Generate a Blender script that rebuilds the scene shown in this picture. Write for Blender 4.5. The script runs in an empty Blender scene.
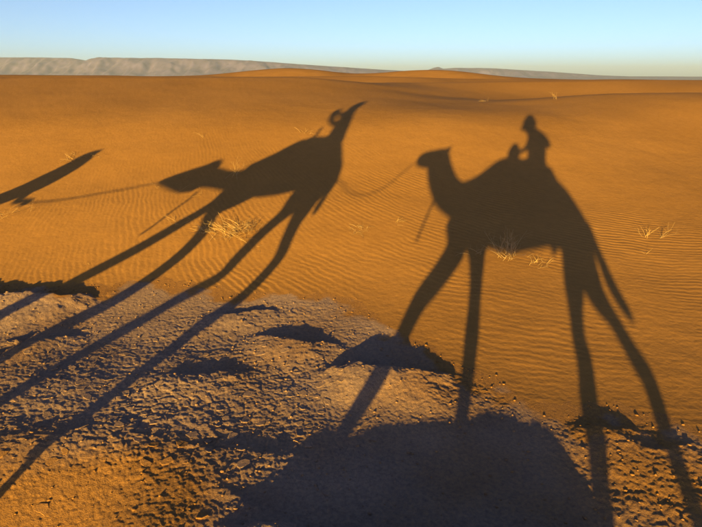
import bpy, bmesh, math, random
import numpy as np
from mathutils import Vector, Matrix

scene = bpy.context.scene
COL = scene.collection
random.seed(11)

# ------------------------------------------------------------------ camera
EYE = 2.6
cam_data = bpy.data.cameras.new('camera')
cam_data.sensor_width = 36.0
cam_data.lens = 36.0*560.0/702.0
cam_data.clip_start = .05
cam_data.clip_end = 60000
cam = bpy.data.objects.new('camera', cam_data)
COL.objects.link(cam)
cam.location = (0, 0, EYE)
cam.rotation_euler = (math.radians(90)-math.atan(188.5/560.0), 0, 0)
scene.camera = cam

# ------------------------------------------------------------------ sky, sun, exposure
SUN_EL = math.radians(4.776)          # low evening sun behind the riders
SUN_AZ = math.radians(180+17.321)     # compass angle of the sun, clockwise from +Y
world = bpy.data.worlds.new('World')
scene.world = world
world.use_nodes = True
wn = world.node_tree
wn.nodes.clear()
sky = wn.nodes.new('ShaderNodeTexSky')
sky.sky_type = 'NISHITA'
sky.sun_disc = False
sky.sun_elevation = SUN_EL
sky.sun_rotation = SUN_AZ
sky.altitude = 700
sky.air_density = 0.43
sky.dust_density = 1.5
sky.ozone_density = 1.1
bg = wn.nodes.new('ShaderNodeBackground')
bg.inputs['Strength'].default_value = 0.051
wo = wn.nodes.new('ShaderNodeOutputWorld')
wn.links.new(sky.outputs['Color'], bg.inputs['Color'])
wn.links.new(bg.outputs['Background'], wo.inputs['Surface'])

sun_data = bpy.data.lights.new('sun', 'SUN')
sun_data.energy = 5.0
sun_data.angle = math.radians(.53)
sun_data.color = (1.0, .62, .10)
sun = bpy.data.objects.new('sun', sun_data)
COL.objects.link(sun)
sun_dir = Vector((math.sin(SUN_AZ)*math.cos(SUN_EL), math.cos(SUN_AZ)*math.cos(SUN_EL), math.sin(SUN_EL)))
sun.rotation_euler = sun_dir.to_track_quat('Z', 'Y').to_euler()
sun.location = sun_dir*60

scene.view_settings.view_transform = 'Standard'
scene.view_settings.look = 'None'
scene.view_settings.exposure = 2.38
scene.view_settings.gamma = 1.0
scene.view_settings.use_curve_mapping = False
scene.cycles.volume_bounces = 0
scene.cycles.max_bounces = 6

# ------------------------------------------------------------------ materials
def new_mat(name, rough=.9, spec=.15):
    m = bpy.data.materials.new(name)
    m.use_nodes = True
    nt = m.node_tree
    b = nt.nodes['Principled BSDF']
    b.inputs['Roughness'].default_value = rough
    b.inputs['Specular IOR Level'].default_value = spec
    return m, nt, b

def nd(nt, kind, **kw):
    n = nt.nodes.new(kind)
    for k, v in kw.items():
        if k in n.inputs:
            n.inputs[k].default_value = v
        else:
            setattr(n, k, v)
    return n

def ramp(nt, fac, stops):
    r = nt.nodes.new('ShaderNodeValToRGB')
    while len(r.color_ramp.elements) < len(stops):
        r.color_ramp.elements.new(.5)
    for e, (p, c) in zip(r.color_ramp.elements, stops):
        e.position = p
        e.color = (*c, 1) if len(c) == 3 else c
    nt.links.new(fac, r.inputs['Fac'])
    return r

def mixc(nt, fac, a, b, mode='MIX'):
    m = nt.nodes.new('ShaderNodeMix')
    m.data_type = 'RGBA'
    m.blend_type = mode
    for s, v in ((0, fac), (6, a), (7, b)):
        if hasattr(v, 'is_output'):
            nt.links.new(v, m.inputs[s])
        else:
            m.inputs[s].default_value = v if s == 0 else (*v, 1)
    return m.outputs[2]

def obj_coords(nt):
    return nt.nodes.new('ShaderNodeTexCoord').outputs['Object']

def mat_sand():
    m, nt, b = new_mat('sand', 1.0, .05)
    co = nt.nodes.new('ShaderNodeNewGeometry').outputs['Position']
    n1 = nd(nt, 'ShaderNodeTexNoise', Scale=.45, Detail=4.0)
    n2 = nd(nt, 'ShaderNodeTexNoise', Scale=9.0, Detail=6.0, Roughness=.65)
    n3 = nd(nt, 'ShaderNodeTexNoise', Scale=420.0, Detail=2.0)
    for n in (n1, n2, n3):
        nt.links.new(co, n.inputs['Vector'])
    c1 = ramp(nt, n1.outputs['Fac'], [(.3, SAND_A), (.7, SAND_B)])
    c2 = mixc(nt, .35, c1.outputs['Color'], ramp(nt, n2.outputs['Fac'], [(.3, (.62, .62, .62)), (.7, (1.0, 1.0, 1.0))]).outputs['Color'], 'MULTIPLY')
    c3 = mixc(nt, .30, c2, ramp(nt, n3.outputs['Fac'], [(.3, (.5, .5, .5)), (.72, (1.25, 1.2, 1.15))]).outputs['Color'], 'MULTIPLY')
    nt.links.new(c3, b.inputs['Base Color'])
    bp = nd(nt, 'ShaderNodeBump', Strength=.22, Distance=.003)
    bp2 = nd(nt, 'ShaderNodeBump', Strength=.35, Distance=.012)
    n4 = nd(nt, 'ShaderNodeTexNoise', Scale=26.0, Detail=5.0)
    nt.links.new(co, n4.inputs['Vector'])
    nt.links.new(n3.outputs['Fac'], bp.inputs['Height'])
    nt.links.new(n4.outputs['Fac'], bp2.inputs['Height'])
    nt.links.new(bp2.outputs['Normal'], bp.inputs['Normal'])
    nt.links.new(bp.outputs['Normal'], b.inputs['Normal'])
    return m

def mat_crust():
    m, nt, b = new_mat('dried_mud', .95, .12)
    co = nt.nodes.new('ShaderNodeNewGeometry').outputs['Position']
    n1 = nd(nt, 'ShaderNodeTexNoise', Scale=1.6, Detail=6.0, Roughness=.6)
    n2 = nd(nt, 'ShaderNodeTexNoise', Scale=38.0, Detail=6.0, Roughness=.7)
    n3 = nd(nt, 'ShaderNodeTexNoise', Scale=300.0, Detail=3.0)
    for n in (n1, n2, n3):
        nt.links.new(co, n.inputs['Vector'])
    at = nd(nt, 'ShaderNodeAttribute', attribute_name='sandy')
    grey = ramp(nt, n1.outputs['Fac'], [(.3, MUD_A), (.7, MUD_B)]).outputs['Color']
    sandc = ramp(nt, n1.outputs['Fac'], [(.3, MUDSAND_A), (.7, MUDSAND_B)]).outputs['Color']
    ad = nd(nt, 'ShaderNodeMath', operation='MULTIPLY_ADD')
    nt.links.new(n2.outputs['Fac'], ad.inputs[0]); ad.inputs[1].default_value = 1.2; ad.inputs[2].default_value = -.6
    ad2 = nd(nt, 'ShaderNodeMath', operation='ADD'); ad2.use_clamp = True
    nt.links.new(ad.outputs[0], ad2.inputs[0]); nt.links.new(at.outputs['Fac'], ad2.inputs[1])
    c = mixc(nt, ad2.outputs[0], grey, sandc)
    c = mixc(nt, .75, c, ramp(nt, n2.outputs['Fac'], [(.30, (.42, .38, .40)), (.68, (1.15, 1.12, 1.1))]).outputs['Color'], 'MULTIPLY')
    c = mixc(nt, .3, c, ramp(nt, n3.outputs['Fac'], [(.3, (.55, .55, .55)), (.72, (1.2, 1.2, 1.2))]).outputs['Color'], 'MULTIPLY')
    nt.links.new(c, b.inputs['Base Color'])
    bp = nd(nt, 'ShaderNodeBump', Strength=.5, Distance=.006)
    nt.links.new(n3.outputs['Fac'], bp.inputs['Height'])
    bp2 = nd(nt, 'ShaderNodeBump', Strength=.6, Distance=.015)
    n4 = nd(nt, 'ShaderNodeTexNoise', Scale=90.0, Detail=5.0, Roughness=.65)
    nt.links.new(co, n4.inputs['Vector'])
    nt.links.new(n4.outputs['Fac'], bp2.inputs['Height'])
    nt.links.new(bp2.outputs['Normal'], bp.inputs['Normal'])
    nt.links.new(bp.outputs['Normal'], b.inputs['Normal'])
    return m

def mat_noise(name, a, bcol, scale, rough=.9, bump=.3, dist=.01):
    m, nt, b = new_mat(name, rough)
    co = obj_coords(nt)
    n = nd(nt, 'ShaderNodeTexNoise', Scale=scale, Detail=6.0, Roughness=.6)
    nt.links.new(co, n.inputs['Vector'])
    nt.links.new(ramp(nt, n.outputs['Fac'], [(.3, a), (.7, bcol)]).outputs['Color'], b.inputs['Base Color'])
    if bump:
        bp = nd(nt, 'ShaderNodeBump', Strength=bump, Distance=dist)
        nt.links.new(n.outputs['Fac'], bp.inputs['Height'])
        nt.links.new(bp.outputs['Normal'], b.inputs['Normal'])
    return m

SAND_A = (.222, .117, .040); SAND_B = (.260, .139, .049)
MUD_A = (.205, .145, .128); MUD_B = (.268, .196, .176)
MUDSAND_A = (.215, .114, .041); MUDSAND_B = (.262, .141, .051)
M = {}
M['sand'] = mat_sand()
M['crust'] = mat_crust()
M['straw'] = mat_noise('dry_straw', (.25, .17, .085), (.38, .27, .145), 30, .8, 0)
M['twig'] = mat_noise('dry_twig', (.17, .115, .065), (.33, .235, .14), 30, .9, 0)
M['mesa'] = mat_noise('hazed_mesa_rock', (.046, .040, .115), (.094, .083, .220), .012, 1.0, 0)  # rock colour tinted blue-lilac, with part of the distance haze painted in
M['fur'] = mat_noise('camel_fur', (.13, .082, .045), (.22, .145, .085), 22, .95, .8)
M['blanket'] = mat_noise('woven_blanket', (.22, .05, .04), (.34, .10, .06), 20, .95, .5)
M['iron'] = mat_noise('handle_iron', (.10, .09, .08), (.20, .17, .14), 25, .6, .2)
M['rope'] = mat_noise('rope_fibre', (.35, .27, .16), (.48, .38, .24), 60, .95, .5)
M['shirt'] = mat_noise('shirt_cotton', (.20, .24, .30), (.28, .32, .38), 18, .95, .3)
M['shirt2'] = mat_noise('jacket_cotton', (.16, .17, .15), (.24, .25, .21), 18, .95, .3)
M['robe'] = mat_noise('robe_wool', (.08, .12, .24), (.13, .18, .33), 16, .95, .4)
M['hat'] = mat_noise('hat_canvas', (.35, .30, .22), (.46, .40, .30), 20, .95, .3)
M['black'] = mat_noise('camera_plastic', (.03, .03, .03), (.05, .05, .05), 20, .5, 0)
M['shrub'] = mat_noise('far_shrub', (.07, .08, .05), (.12, .13, .08), 3, .9, 0)

# ------------------------------------------------------------------ helpers
def link(o, parent=None):
    COL.objects.link(o)
    if parent is not None:
        o.parent = parent
    return o

def tag(o, label=None, cat=None, group=None, kind=None):
    if label: o['label'] = label
    if cat: o['category'] = cat
    if group: o['group'] = group
    if kind: o['kind'] = kind
    return o

def mesh_np(name, verts, faces, mat, parent=None, smooth=True):
    """faces: (n,4) or (n,3) array"""
    me = bpy.data.meshes.new(name)
    verts = np.asarray(verts, np.float32); faces = np.asarray(faces, np.int32)
    k = faces.shape[1]
    me.vertices.add(len(verts)); me.vertices.foreach_set('co', verts.ravel())
    me.loops.add(faces.size); me.loops.foreach_set('vertex_index', faces.ravel())
    me.polygons.add(len(faces))
    me.polygons.foreach_set('loop_start', np.arange(0, faces.size, k, dtype=np.int32))
    me.polygons.foreach_set('loop_total', np.full(len(faces), k, np.int32))
    if smooth:
        me.polygons.foreach_set('use_smooth', np.ones(len(faces), bool))
    me.materials.append(mat)
    me.update(calc_edges=True)
    return link(bpy.data.objects.new(name, me), parent)

# ------------------------------------------------------------------ terrain
def sst(a, b, x):
    t = np.clip((x-a)/(b-a), 0, 1)
    return t*t*(3-2*t)

def _hash(ix, iy, seed):
    h = (ix.astype(np.int64)*374761393 + iy.astype(np.int64)*668265263 + seed*1442695041) & 0xffffffff
    h = ((h ^ (h >> 13))*1274126177) & 0xffffffff
    h = ((h ^ (h >> 16))*2246822519) & 0xffffffff
    return ((h ^ (h >> 15)) & 0xffffff)/float(0x1000000)

def pnoise(x, y, seed=0):
    """2D gradient noise, about -1..1"""
    x0 = np.floor(x); y0 = np.floor(y)
    fx = x-x0; fy = y-y0
    u = fx*fx*fx*(fx*(fx*6-15)+10); v = fy*fy*fy*(fy*(fy*6-15)+10)
    def g(ix, iy, dx, dy):
        a = _hash(ix, iy, seed)*6.2831853
        return np.cos(a)*dx+np.sin(a)*dy
    n00 = g(x0, y0, fx, fy); n10 = g(x0+1, y0, fx-1, fy)
    n01 = g(x0, y0+1, fx, fy-1); n11 = g(x0+1, y0+1, fx-1, fy-1)
    a = n00+(n10-n00)*u; b = n01+(n11-n01)*u
    return (a+(b-a)*v)*1.5

def fbm(x, y, seed, octv=3, gain=.5, lac=2.03):
    r = 0; a = 1.0; s = 1.0
    for k in range(octv):
        r = r+a*pnoise(x*s+k*17.3, y*s-k*9.1, seed+k); a *= gain; s *= lac
    return r

def voronoi(x, y, seed):
    """nearest and second nearest cell distance and a random value of the nearest cell"""
    ix = np.floor(x); iy = np.floor(y)
    f1 = np.full(x.shape, 9.0); f2 = np.full(x.shape, 9.0); cid = np.zeros(x.shape)
    gx = np.zeros(x.shape); gy = np.zeros(x.shape)
    for dx in (-1, 0, 1):
        for dy in (-1, 0, 1):
            cx = ix+dx; cy = iy+dy
            px = cx+.12+.76*_hash(cx, cy, seed); py = cy+.12+.76*_hash(cx, cy, seed+7)
            d = np.hypot(px-x, py-y)
            near = d < f1
            f2 = np.where(near, f1, np.minimum(f2, d))
            cid = np.where(near, _hash(cx, cy, seed+13), cid)
            gx = np.where(near, x-px, gx); gy = np.where(near, y-py, gy)
            f1 = np.where(near, d, f1)
    return f1, f2, cid, gx, gy

# slope of the ground going away from the camels: nearly level crust, then the dune face, then its flat back
_PY = np.array([-3000, 3.6, 4.6, 5.6, 7.0, 8.5, 10, 11.3, 12.2, 13.2, 14.2, 14.6, 15.0, 16.6, 17.4, 18.0, 21, 21.5, 22, 26, 28.5, 30, 33.6, 34.2, 35, 44, 60, 90, 96, 106, 107.5, 110, 140, 170, 420, 3000, 40000.])
_PS = np.array([1.6, 1.6, 5.6, 8.0, 9.8, 12.8, 16.2, 15.2, 10, 6.0, 4.4, 0, -4.0, -4.0, 0, 8.6, 8.6, 0, -5, -5, 0, 6.6, 6.6, 0, -4, -3.6, -1.6, .4, 6, 5.4, 0, -2, -.8, -1.0, -.2, 0, 0])
_py = np.concatenate([np.linspace(-40, 30, 3501), np.linspace(30.1, 600, 3000)])
_ps = np.tan(np.radians(np.interp(_py, _PY, _PS)))
_pz = np.concatenate([[0], np.cumsum((_ps[1:]+_ps[:-1])*.5*np.diff(_py))])
_pz = _pz-np.interp(0, _py, _pz)

# left of the riders the face runs on without a dip before its top
_QY = np.array([-3000, 3.6, 4.6, 5.6, 7.0, 8.5, 10, 11.3, 12.2, 13.2, 14.5, 17.6, 18.1, 18.7, 26, 28.5, 30, 33.6, 34.2, 35, 44, 60, 90, 96, 106, 107.5, 110, 140, 170, 420, 3000, 40000.])
_QS = np.array([1.6, 1.6, 5.6, 8.0, 9.8, 12.8, 16.2, 15.2, 10.5, 8.2, 7.4, 7.4, 0, -4.0, -4.0, 0, 7.6, 7.6, 0, -4, -3.6, -1.6, .4, 6, 5.4, 0, -2, -.8, -1.0, -.2, 0, 0])
_qs = np.tan(np.radians(np.interp(_py, _QY, _QS)))
_qz = np.concatenate([[0], np.cumsum((_qs[1:]+_qs[:-1])*.5*np.diff(_py))])
_qz = _qz-np.interp(0, _py, _qz)

def base_height(x, y):
    x = np.asarray(x, float); y = np.asarray(y, float)
    # the dune face runs on a little farther to the right and starts a little later on the left
    far = sst(6, 13.5, y)*(1-sst(30, 60, y))
    yy = y-far*(1.5*sst(1.5, 8, x))
    fw = sst(12.3, 17, y)
    yy = yy+fw*np.minimum(y/22, 4)*1.5*fbm(x/(7+.12*np.clip(y, 0, 200)), y/60, 71, 2)
    yy = yy-1.4*(1-sst(-.6, 1.8, x))*sst(2.5, 4.0, y)*(1-sst(5.3, 8.4, y))
    wr = sst(-2.5, 4.5, x-.12*(y-14))
    z = np.interp(yy, _py, _pz)*wr+np.interp(yy, _py, _qz)*(1-wr)
    z = z-.0074*np.maximum(0, y-420)          # the far plain falls away gently
    return z

# Low steps of the mud crust, laid out along lines across the sunlight:
# (offset across the light, distance along the light, height of the step)
AX = (math.sin(math.radians(17.321)), math.cos(math.radians(17.321)))
LEDGES = [
    # D max 0.144
    ([-1.43, -1.37, -1.32, -1.07, -0.73, -0.39, -0.08, 0.28, 0.49, 0.58, 0.62, 0.64], [2.21, 2.22, 2.23, 2.27, 2.35, 2.44, 2.52, 2.64, 2.73, 2.77, 2.79, 2.8], [0.045, 0.025, 0.069, 0.09, 0.116, 0.143, 0.144, 0.125, 0.088, 0.043, 0.015, 0.002]),
    # C max 0.098
    ([-1.63, -1.51, -1.45, -1.29, -1.09, -0.81, -0.54, -0.42], [4.21, 4.21, 4.21, 4.21, 4.22, 4.25, 4.31, 4.32], [0.002, 0.016, 0.045, 0.094, 0.098, 0.078, 0.042, 0.01]),
    # A max 0.116
    ([-6.63, -5.91, -5.46, -4.92, -4.66], [4.22, 4.31, 4.44, 4.59, 4.74], [0.091, 0.114, 0.116, 0.114, 0.05]),
    # B max 0.061
    ([-2.5, -2.35, -2.14, -1.85, -1.59], [4.59, 4.58, 4.56, 4.55, 4.63], [0.005, 0.026, 0.061, 0.058, 0.012]),
    # F max 0.022
    ([-2.11, -2.04, -1.83, -1.54, -1.38], [2.85, 2.87, 2.91, 3.0, 3.06], [0.003, 0.014, 0.022, 0.022, 0.004]),
    # E max 0.034
    ([0.44, 0.58, 0.74, 0.89, 0.97], [3.86, 3.89, 3.93, 3.99, 4.01], [0.003, 0.025, 0.034, 0.018, 0.005]),
    # K max 0.033
    ([-2.88, -2.84, -2.61, -2.39, -2.25], [3.68, 3.69, 3.72, 3.83, 3.91], [0.005, 0.028, 0.031, 0.033, 0.008]),
    # M max 0.026
    ([-4.0, -3.59, -3.3, -3.13, -2.74, -2.3, -1.91], [2.4, 2.51, 2.66, 2.76, 2.94, 2.9, 2.69], [0.007, 0.011, 0.022, 0.026, 0.014, 0.012, 0.007]),
    # N max 0.040
    ([-4.62, -4.59, -4.4, -4.16], [3.75, 3.75, 3.84, 4.06], [0.036, 0.006, 0.04, 0.012]),
    # O max 0.042
    ([-3.16, -3.0, -2.75, -2.48], [4.8, 4.86, 4.99, 5.14], [0.011, 0.042, 0.04, 0.017]),
    # P max 0.016
    ([0.7, 0.84, 1.12, 1.32], [3.7, 3.73, 3.83, 3.91], [0.004, 0.014, 0.016, 0.006]),
    # Q max 0.021
    ([-1.75, -1.47, -1.28], [2.63, 2.47, 2.39], [0.006, 0.021, 0.014]),
]
# far edge of the mud crust, left to right
CRUST_EDGE = [(-4.88, 6.21), (-4.21, 6.3), (-3.46, 6.23), (-2.65, 6.3), (-1.81, 6.29), (-0.95, 6.14), (-0.3, 6.0), (0.04, 5.79), (0.31, 5.41), (0.56, 5.02), (0.84, 4.73), (1.14, 4.37), (1.4, 4.0), (1.68, 3.92), (2.16, 3.91), (2.41, 3.78), (2.6, 3.53), (2.85, 3.27)]
_ex = np.array([p[0] for p in CRUST_EDGE]); _ey = np.array([p[1] for p in CRUST_EDGE])
_o = np.argsort(_ex); _ex = _ex[_o]; _ey = _ey[_o]

def ledge_height(x, y):
    v = x*AX[1]-y*AX[0]; w = x*AX[0]+y*AX[1]
    z = np.zeros_like(x)
    for i, (tv, tc, th) in enumerate(LEDGES):
        sel = (v > tv[0]-.4) & (v < tv[-1]+.4) & (np.abs(w-np.mean(tc)) < 3)
        if not sel.any():
            continue
        vv = v[sel]; ww = w[sel]
        vv = vv+.06*fbm(ww*4, vv*4, 300+i, 3)
        H = np.interp(vv, [tv[0]-.15]+list(tv)+[tv[-1]+.15], [0]+list(th)+[0])
        H = H*(1+(.07 if i == 0 else .14)*fbm(vv*(3.0 if i == 0 else 7), ww*.6, 330+i, 3))
        c = np.interp(vv, tv, tc)+.05*fbm(vv*4, ww*1.5+i, 310+i, 3)
        up = RAMP.get(i, .55)
        d = ww-c
        prof = sst(-up, 0, d)*(1-sst(0, .10+.5*H, d))
        z[sel] += H*prof*GAIN.get(i, 1)
    # hollow in front of the sandy bank on the left
    lat = sst(-5.2, -4.2, v)*(1-sst(-2.5, -1.75, v))
    wc = np.interp(v, [-4, -3.5, -3.2, -2.9, -2.6, -2.2, -1.9], [2.36, 2.5, 2.68, 2.84, 2.9, 2.86, 2.67])
    z -= .22*lat*sst(.02, 1.35, wc-w)
    return z
GAIN = {7: .45}
RAMP = {0: .8, 7: 1.3, 2: .9}

def crust_mask(x, y):
    """signed distance-like value, positive on the crust"""
    e = np.interp(x, _ex, _ey)
    n = .16*fbm(x*1.1, y*1.1, 41, 3)+.07*fbm(x*5, y*5, 45, 3)
    return e-y+n

def blob(x, y, cx, cy, r):
    return np.exp(-((x-cx)**2+(y-cy)**2)/(r*r))

def sandy_amount(x, y):
    s = .05+.35*fbm(x*.8, y*.8, 61, 3)
    s = s+1.1*blob(x, y, -1.5, 2.85, .55)+1.0*blob(x, y, -2.2, 2.75, .65)+.6*blob(x, y, -1.2, 2.6, .4)
    s = s+.8*blob(x, y, 2.0, 2.9, .75)+.5*blob(x, y, .75, 4.2, .6)
    s = s+1.3*(1-sst(.02, .30+.30*sst(-.6, 1.5, x), crust_mask(x, y)+(.26+.06*sst(-.6, 1.5, x))*fbm(x*2.6, y*2.6, 66, 4)))
    return np.clip(s, 0, 1)

def far_dunes(x, y):
    z = np.zeros_like(x)
    for cx, cy, sx, sy, h in FAR_BUMPS:
        z += h*np.exp(-((x-cx)/sx)**2-((y-cy)/sy)**2)
    m = sst(16, 34, y)*(1-sst(150, 300, y))
    z += m*.06*fbm(x/16, y/9, 81, 2)
    m2 = sst(40, 90, y)*(1-sst(260, 420, y))
    z += m2*.25*fbm(x/45, y/30, 85, 2)
    return z
FAR_BUMPS = [(-11, 108, 11, 9, 1.5), (16, 109, 11, 9, 1.4), (-75, 108, 50, 12, .3), (58, 108, 26, 20, -.85), (12, 34, 8, 5, -.12), (24, 36, 9, 7, -.16), (-16, 34, 9, 4, .04),
             (2.5, 14.6, 2.8, 1.5, -.12), (9.0, 15.6, 3.2, 2.2, .15), (17, 34, 4, 3, .10), (29, 35, 5, 4, .16), (6, 20.5, 3.5, 2, -.10), (12, 21, 3.5, 2, .10)]

def ripples(x, y):
    phi = .63*y+.093*x*y-.05*x*x
    ph = phi/.080+1.1*fbm(x*.7, y*.7, 91, 2)+.32*fbm(x*3.4, y*3.4, 95, 3)
    s = np.sin(2*np.pi*ph+.5*np.sin(2*np.pi*ph))
    amp = .0014*(1.0+.35*sst(-1.5, 3.5, x))*(.7+1.0*fbm(x*.9, y*.9, 99, 3))
    amp = amp*(1-.5*sst(0, 1.5, x)*(1-sst(5.2, 7, y)))
    return s*np.clip(amp, .0003, .004)

def ground_height(x, y, detail=True):
    x = np.asarray(x, float); y = np.asarray(y, float)
    sh = x.shape; x = x.ravel(); y = y.ravel()
    z = base_height(x, y)+far_dunes(x, y)
    cm = crust_mask(x, y)
    m = sst(-.03, .05, cm)
    r = np.hypot(x, y)
    near = r < 22
    # sand
    i = np.where(near)[0]
    z[i] += .012*fbm(x[i]*.45, y[i]*.45, 21, 2)
    i = np.where(near & (m < 1))[0]
    if len(i):
        X = x[i]; Y = y[i]
        a = .004*fbm(X*1.7, Y*1.7, 24, 2)*sst(0, .6, -cm[i])
        if detail:
            a = a+ripples(X, Y)*(1-sst(9, 15, r[i]))+.0012*fbm(X*9, Y*9, 27, 3)
        z[i] += (1-m[i])*a
    # crust
    i = np.where((r < 16) & (m > 0))[0]
    if len(i):
        X = x[i]; Y = y[i]
        wx = X+.05*fbm(X*3, Y*3, 101, 2); wy = Y+.05*fbm(X*3, Y*3, 104, 2)
        f1, f2, cid, gx, gy = voronoi(wx/.125, wy/.105, 5)
        crack = 1-sst(.02, .16, f2-f1)
        rough = np.clip(.55+.9*fbm(X*.7, Y*.7, 111, 2)+.6*blob(X, Y, -1.2, 4.0, 1.3)-.6*blob(X, Y, .4, 3.7, .7)+.5*blob(X, Y, 2.0, 3.2, .7)-.5*blob(X, Y, -1.5, 2.85, .5)-.5*blob(X, Y, -2.2, 2.75, .6)-.5*blob(X, Y, -.95, 2.9, .45), .12, 1.25)
        tilt = (cid-.5)*gx*.010+(np.modf(cid*7.3)[0]-.5)*gy*.010
        h = .010*fbm(X*1.1, Y*1.1, 121, 2)+.006*fbm(X*3.3, Y*3.6, 124, 2)*rough
        if detail:
            cz_ = sst(-.1, .5, fbm(X*1.1, Y*1.1, 113, 2)+.5*blob(X, Y, -1.0, 4.1, 1.1))
            h = h+rough*cz_*(-.0045*crack+.0045*(cid-.5)+tilt*.8)
            rd = 1-np.abs(fbm(X*8, Y*10, 131, 3))
            h = h+.0030*(rd-.6)*(.3+rough)+.0038*fbm(X*16, Y*21, 137, 2)*(.5+.5*rough)+.0034*fbm(X*36, Y*44, 135, 2)
        h = h*sst(-.02, .45, cm[i])
        z[i] += m[i]*h
        z[i] += ledge_height(X, Y)
    j = np.where((r < 16) & (m <= 0))[0]
    if len(j):
        z[j] += ledge_height(x[j], y[j])
    return z.reshape(sh)

def gz(x, y):
    return float(ground_height(np.array([x]), np.array([y]), False)[0])

# one sheet of ground out to the horizon: finest around the camels, coarser far off
th = np.radians(np.concatenate([np.arange(-180, -62, 2.0), np.arange(-62, -37, .45), np.arange(-37, 37, .1),
                                np.arange(37, 62, .45), np.arange(62, 180, 2.0)]))
rr = np.concatenate([np.linspace(.25, 2.15, 34)[:-1], np.arange(2.15, 4.6, .0115), np.arange(4.6, 9.5, .0145),
                     np.arange(9.5, 14, .035), np.geomspace(14, 40, 90)[:-1], np.geomspace(40, 320, 150)[:-1],
                     np.geomspace(320, 16000, 60)])
nt_, nr_ = len(th), len(rr)
RR, TT = np.meshgrid(rr, th, indexing='ij')
GX = RR*np.sin(TT); GY = RR*np.cos(TT)
GZ = ground_height(GX, GY)
verts = np.stack([GX, GY, GZ], -1).reshape(-1, 3)
cz = gz(0, 0)
verts = np.vstack([verts, [[0, 0, cz]]])
ii, jj = np.meshgrid(np.arange(nr_-1), np.arange(nt_), indexing='ij')
j2 = (jj+1) % nt_
quads = np.stack([ii*nt_+jj, ii*nt_+j2, (ii+1)*nt_+j2, (ii+1)*nt_+jj], -1).reshape(-1, 4)[:, ::-1]
fc = verts[quads].mean(1)
is_crust = (crust_mask(fc[:, 0], fc[:, 1]) > 0) & (np.hypot(fc[:, 0], fc[:, 1]) < 14)
centre = np.array([[len(verts)-1, (j+1) % nt_, j, j] for j in range(nt_)])

def sheet(name, q, mat):
    used, inv = np.unique(q, return_inverse=True)
    return mesh_np(name, verts[used], inv.reshape(q.shape), mat), used
crust_q = quads[is_crust]
mud_crust, cu = sheet('mud_crust', crust_q, M['crust'])
sand, su = sheet('sand_dune', quads[~is_crust], M['sand'])
tag(mud_crust, 'cracked grey-brown dried mud crust in front of the sand', kind='structure')
tag(sand, 'rippled orange sand dunes running out to the horizon', kind='structure')
at = mud_crust.data.attributes.new('sandy', 'FLOAT', 'POINT')
at.data.foreach_set('value', sandy_amount(verts[cu, 0], verts[cu, 1]).astype(np.float32))
del verts, quads, GX, GY, GZ, RR, TT

# loose plates of dried mud lying on the crust
def plate_mesh(seed, sandy=.1):
    rg = random.Random(seed)
    n = rg.choice((6, 7, 8))
    an = sorted(2*math.pi*(k+rg.uniform(-.32, .32))/n for k in range(n))
    ra = [rg.uniform(.62, 1.08) for _ in range(n)]
    el = rg.uniform(.7, .95)
    vs = []
    for f, z in ((.93, -.30), (1.0, .10), (.86, .22)):
        for a, r in zip(an, ra):
            vs.append((math.cos(a)*r*f*.5, math.sin(a)*r*f*el*.5, z*.5*rg.uniform(.85, 1.15)))
    vs.append((0, 0, .10+rg.uniform(-.02, .03)))
    fs = []
    for lv in range(2):
        for k in range(n):
            k2 = (k+1) % n
            fs.append((lv*n+k, lv*n+k2, (lv+1)*n+k2, (lv+1)*n+k))
    for k in range(n):
        fs.append((2*n+k, 2*n+(k+1) % n, 3*n))
    me = bpy.data.meshes.new('mud_plate')
    me.from_pydata(vs, [], fs)
    me.materials.append(M['crust'])
    at = me.attributes.new('sandy', 'FLOAT', 'POINT')
    at.data.foreach_set('value', np.full(len(vs), sandy, np.float32))
    me.update()
    return me
PLATES = [plate_mesh(500+k) for k in range(14)]
SANDY_PLATES = [plate_mesh(540+k, .9) for k in range(8)]
rg = random.Random(77)
PZ = [(-1.2, 4.1, 1.0, .75, 80), (-2.6, 4.6, 1.1, .8, 70), (-.8, 3.6, .6, .3, 34), (2.1, 3.15, .5, .4, 26), (-3.0, 3.7, .6, .5, 24), (.1, 5.2, .6, .25, 10)]
placed = []
for cx, cy, sx, sy, n in PZ:
    for _ in range(n):
        for _try in range(12):
            x = rg.gauss(cx, sx*.7); y = rg.gauss(cy, sy*.7)
            s = rg.uniform(.055, .125)
            if all((x-a)**2+(y-b)**2 > (.46*(s+c))**2 for a, b, c in placed):
                break
        else:
            continue
        if float(crust_mask(np.array([x]), np.array([y]))[0]) < .12:
            continue
        placed.append((x, y, s))
for x, y, s in placed[:170:1]:
    sa = float(sandy_amount(np.array([x]), np.array([y]))[0])
    o = bpy.data.objects.new('mud_plate', rg.choice(SANDY_PLATES if sa > .45 else PLATES))
    o.location = (x, y, gz(x, y)+.001)
    e = .06
    dx = (gz(x+e, y)-gz(x-e, y))/(2*e); dy = (gz(x, y+e)-gz(x, y-e))/(2*e)
    nrm = Vector((-dx+rg.gauss(0, .06), -dy+rg.gauss(0, .06), 1)).normalized()
    o.rotation_mode = 'QUATERNION'
    o.rotation_quaternion = nrm.to_track_quat('Z', 'Y') @ Matrix.Rotation(rg.uniform(0, 6.28), 3, 'Z').to_quaternion()
    o.scale = (s*rg.uniform(.9, 1.2), s*rg.uniform(.8, 1.1), s*rg.uniform(.24, .40))
    link(o, mud_crust)

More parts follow.
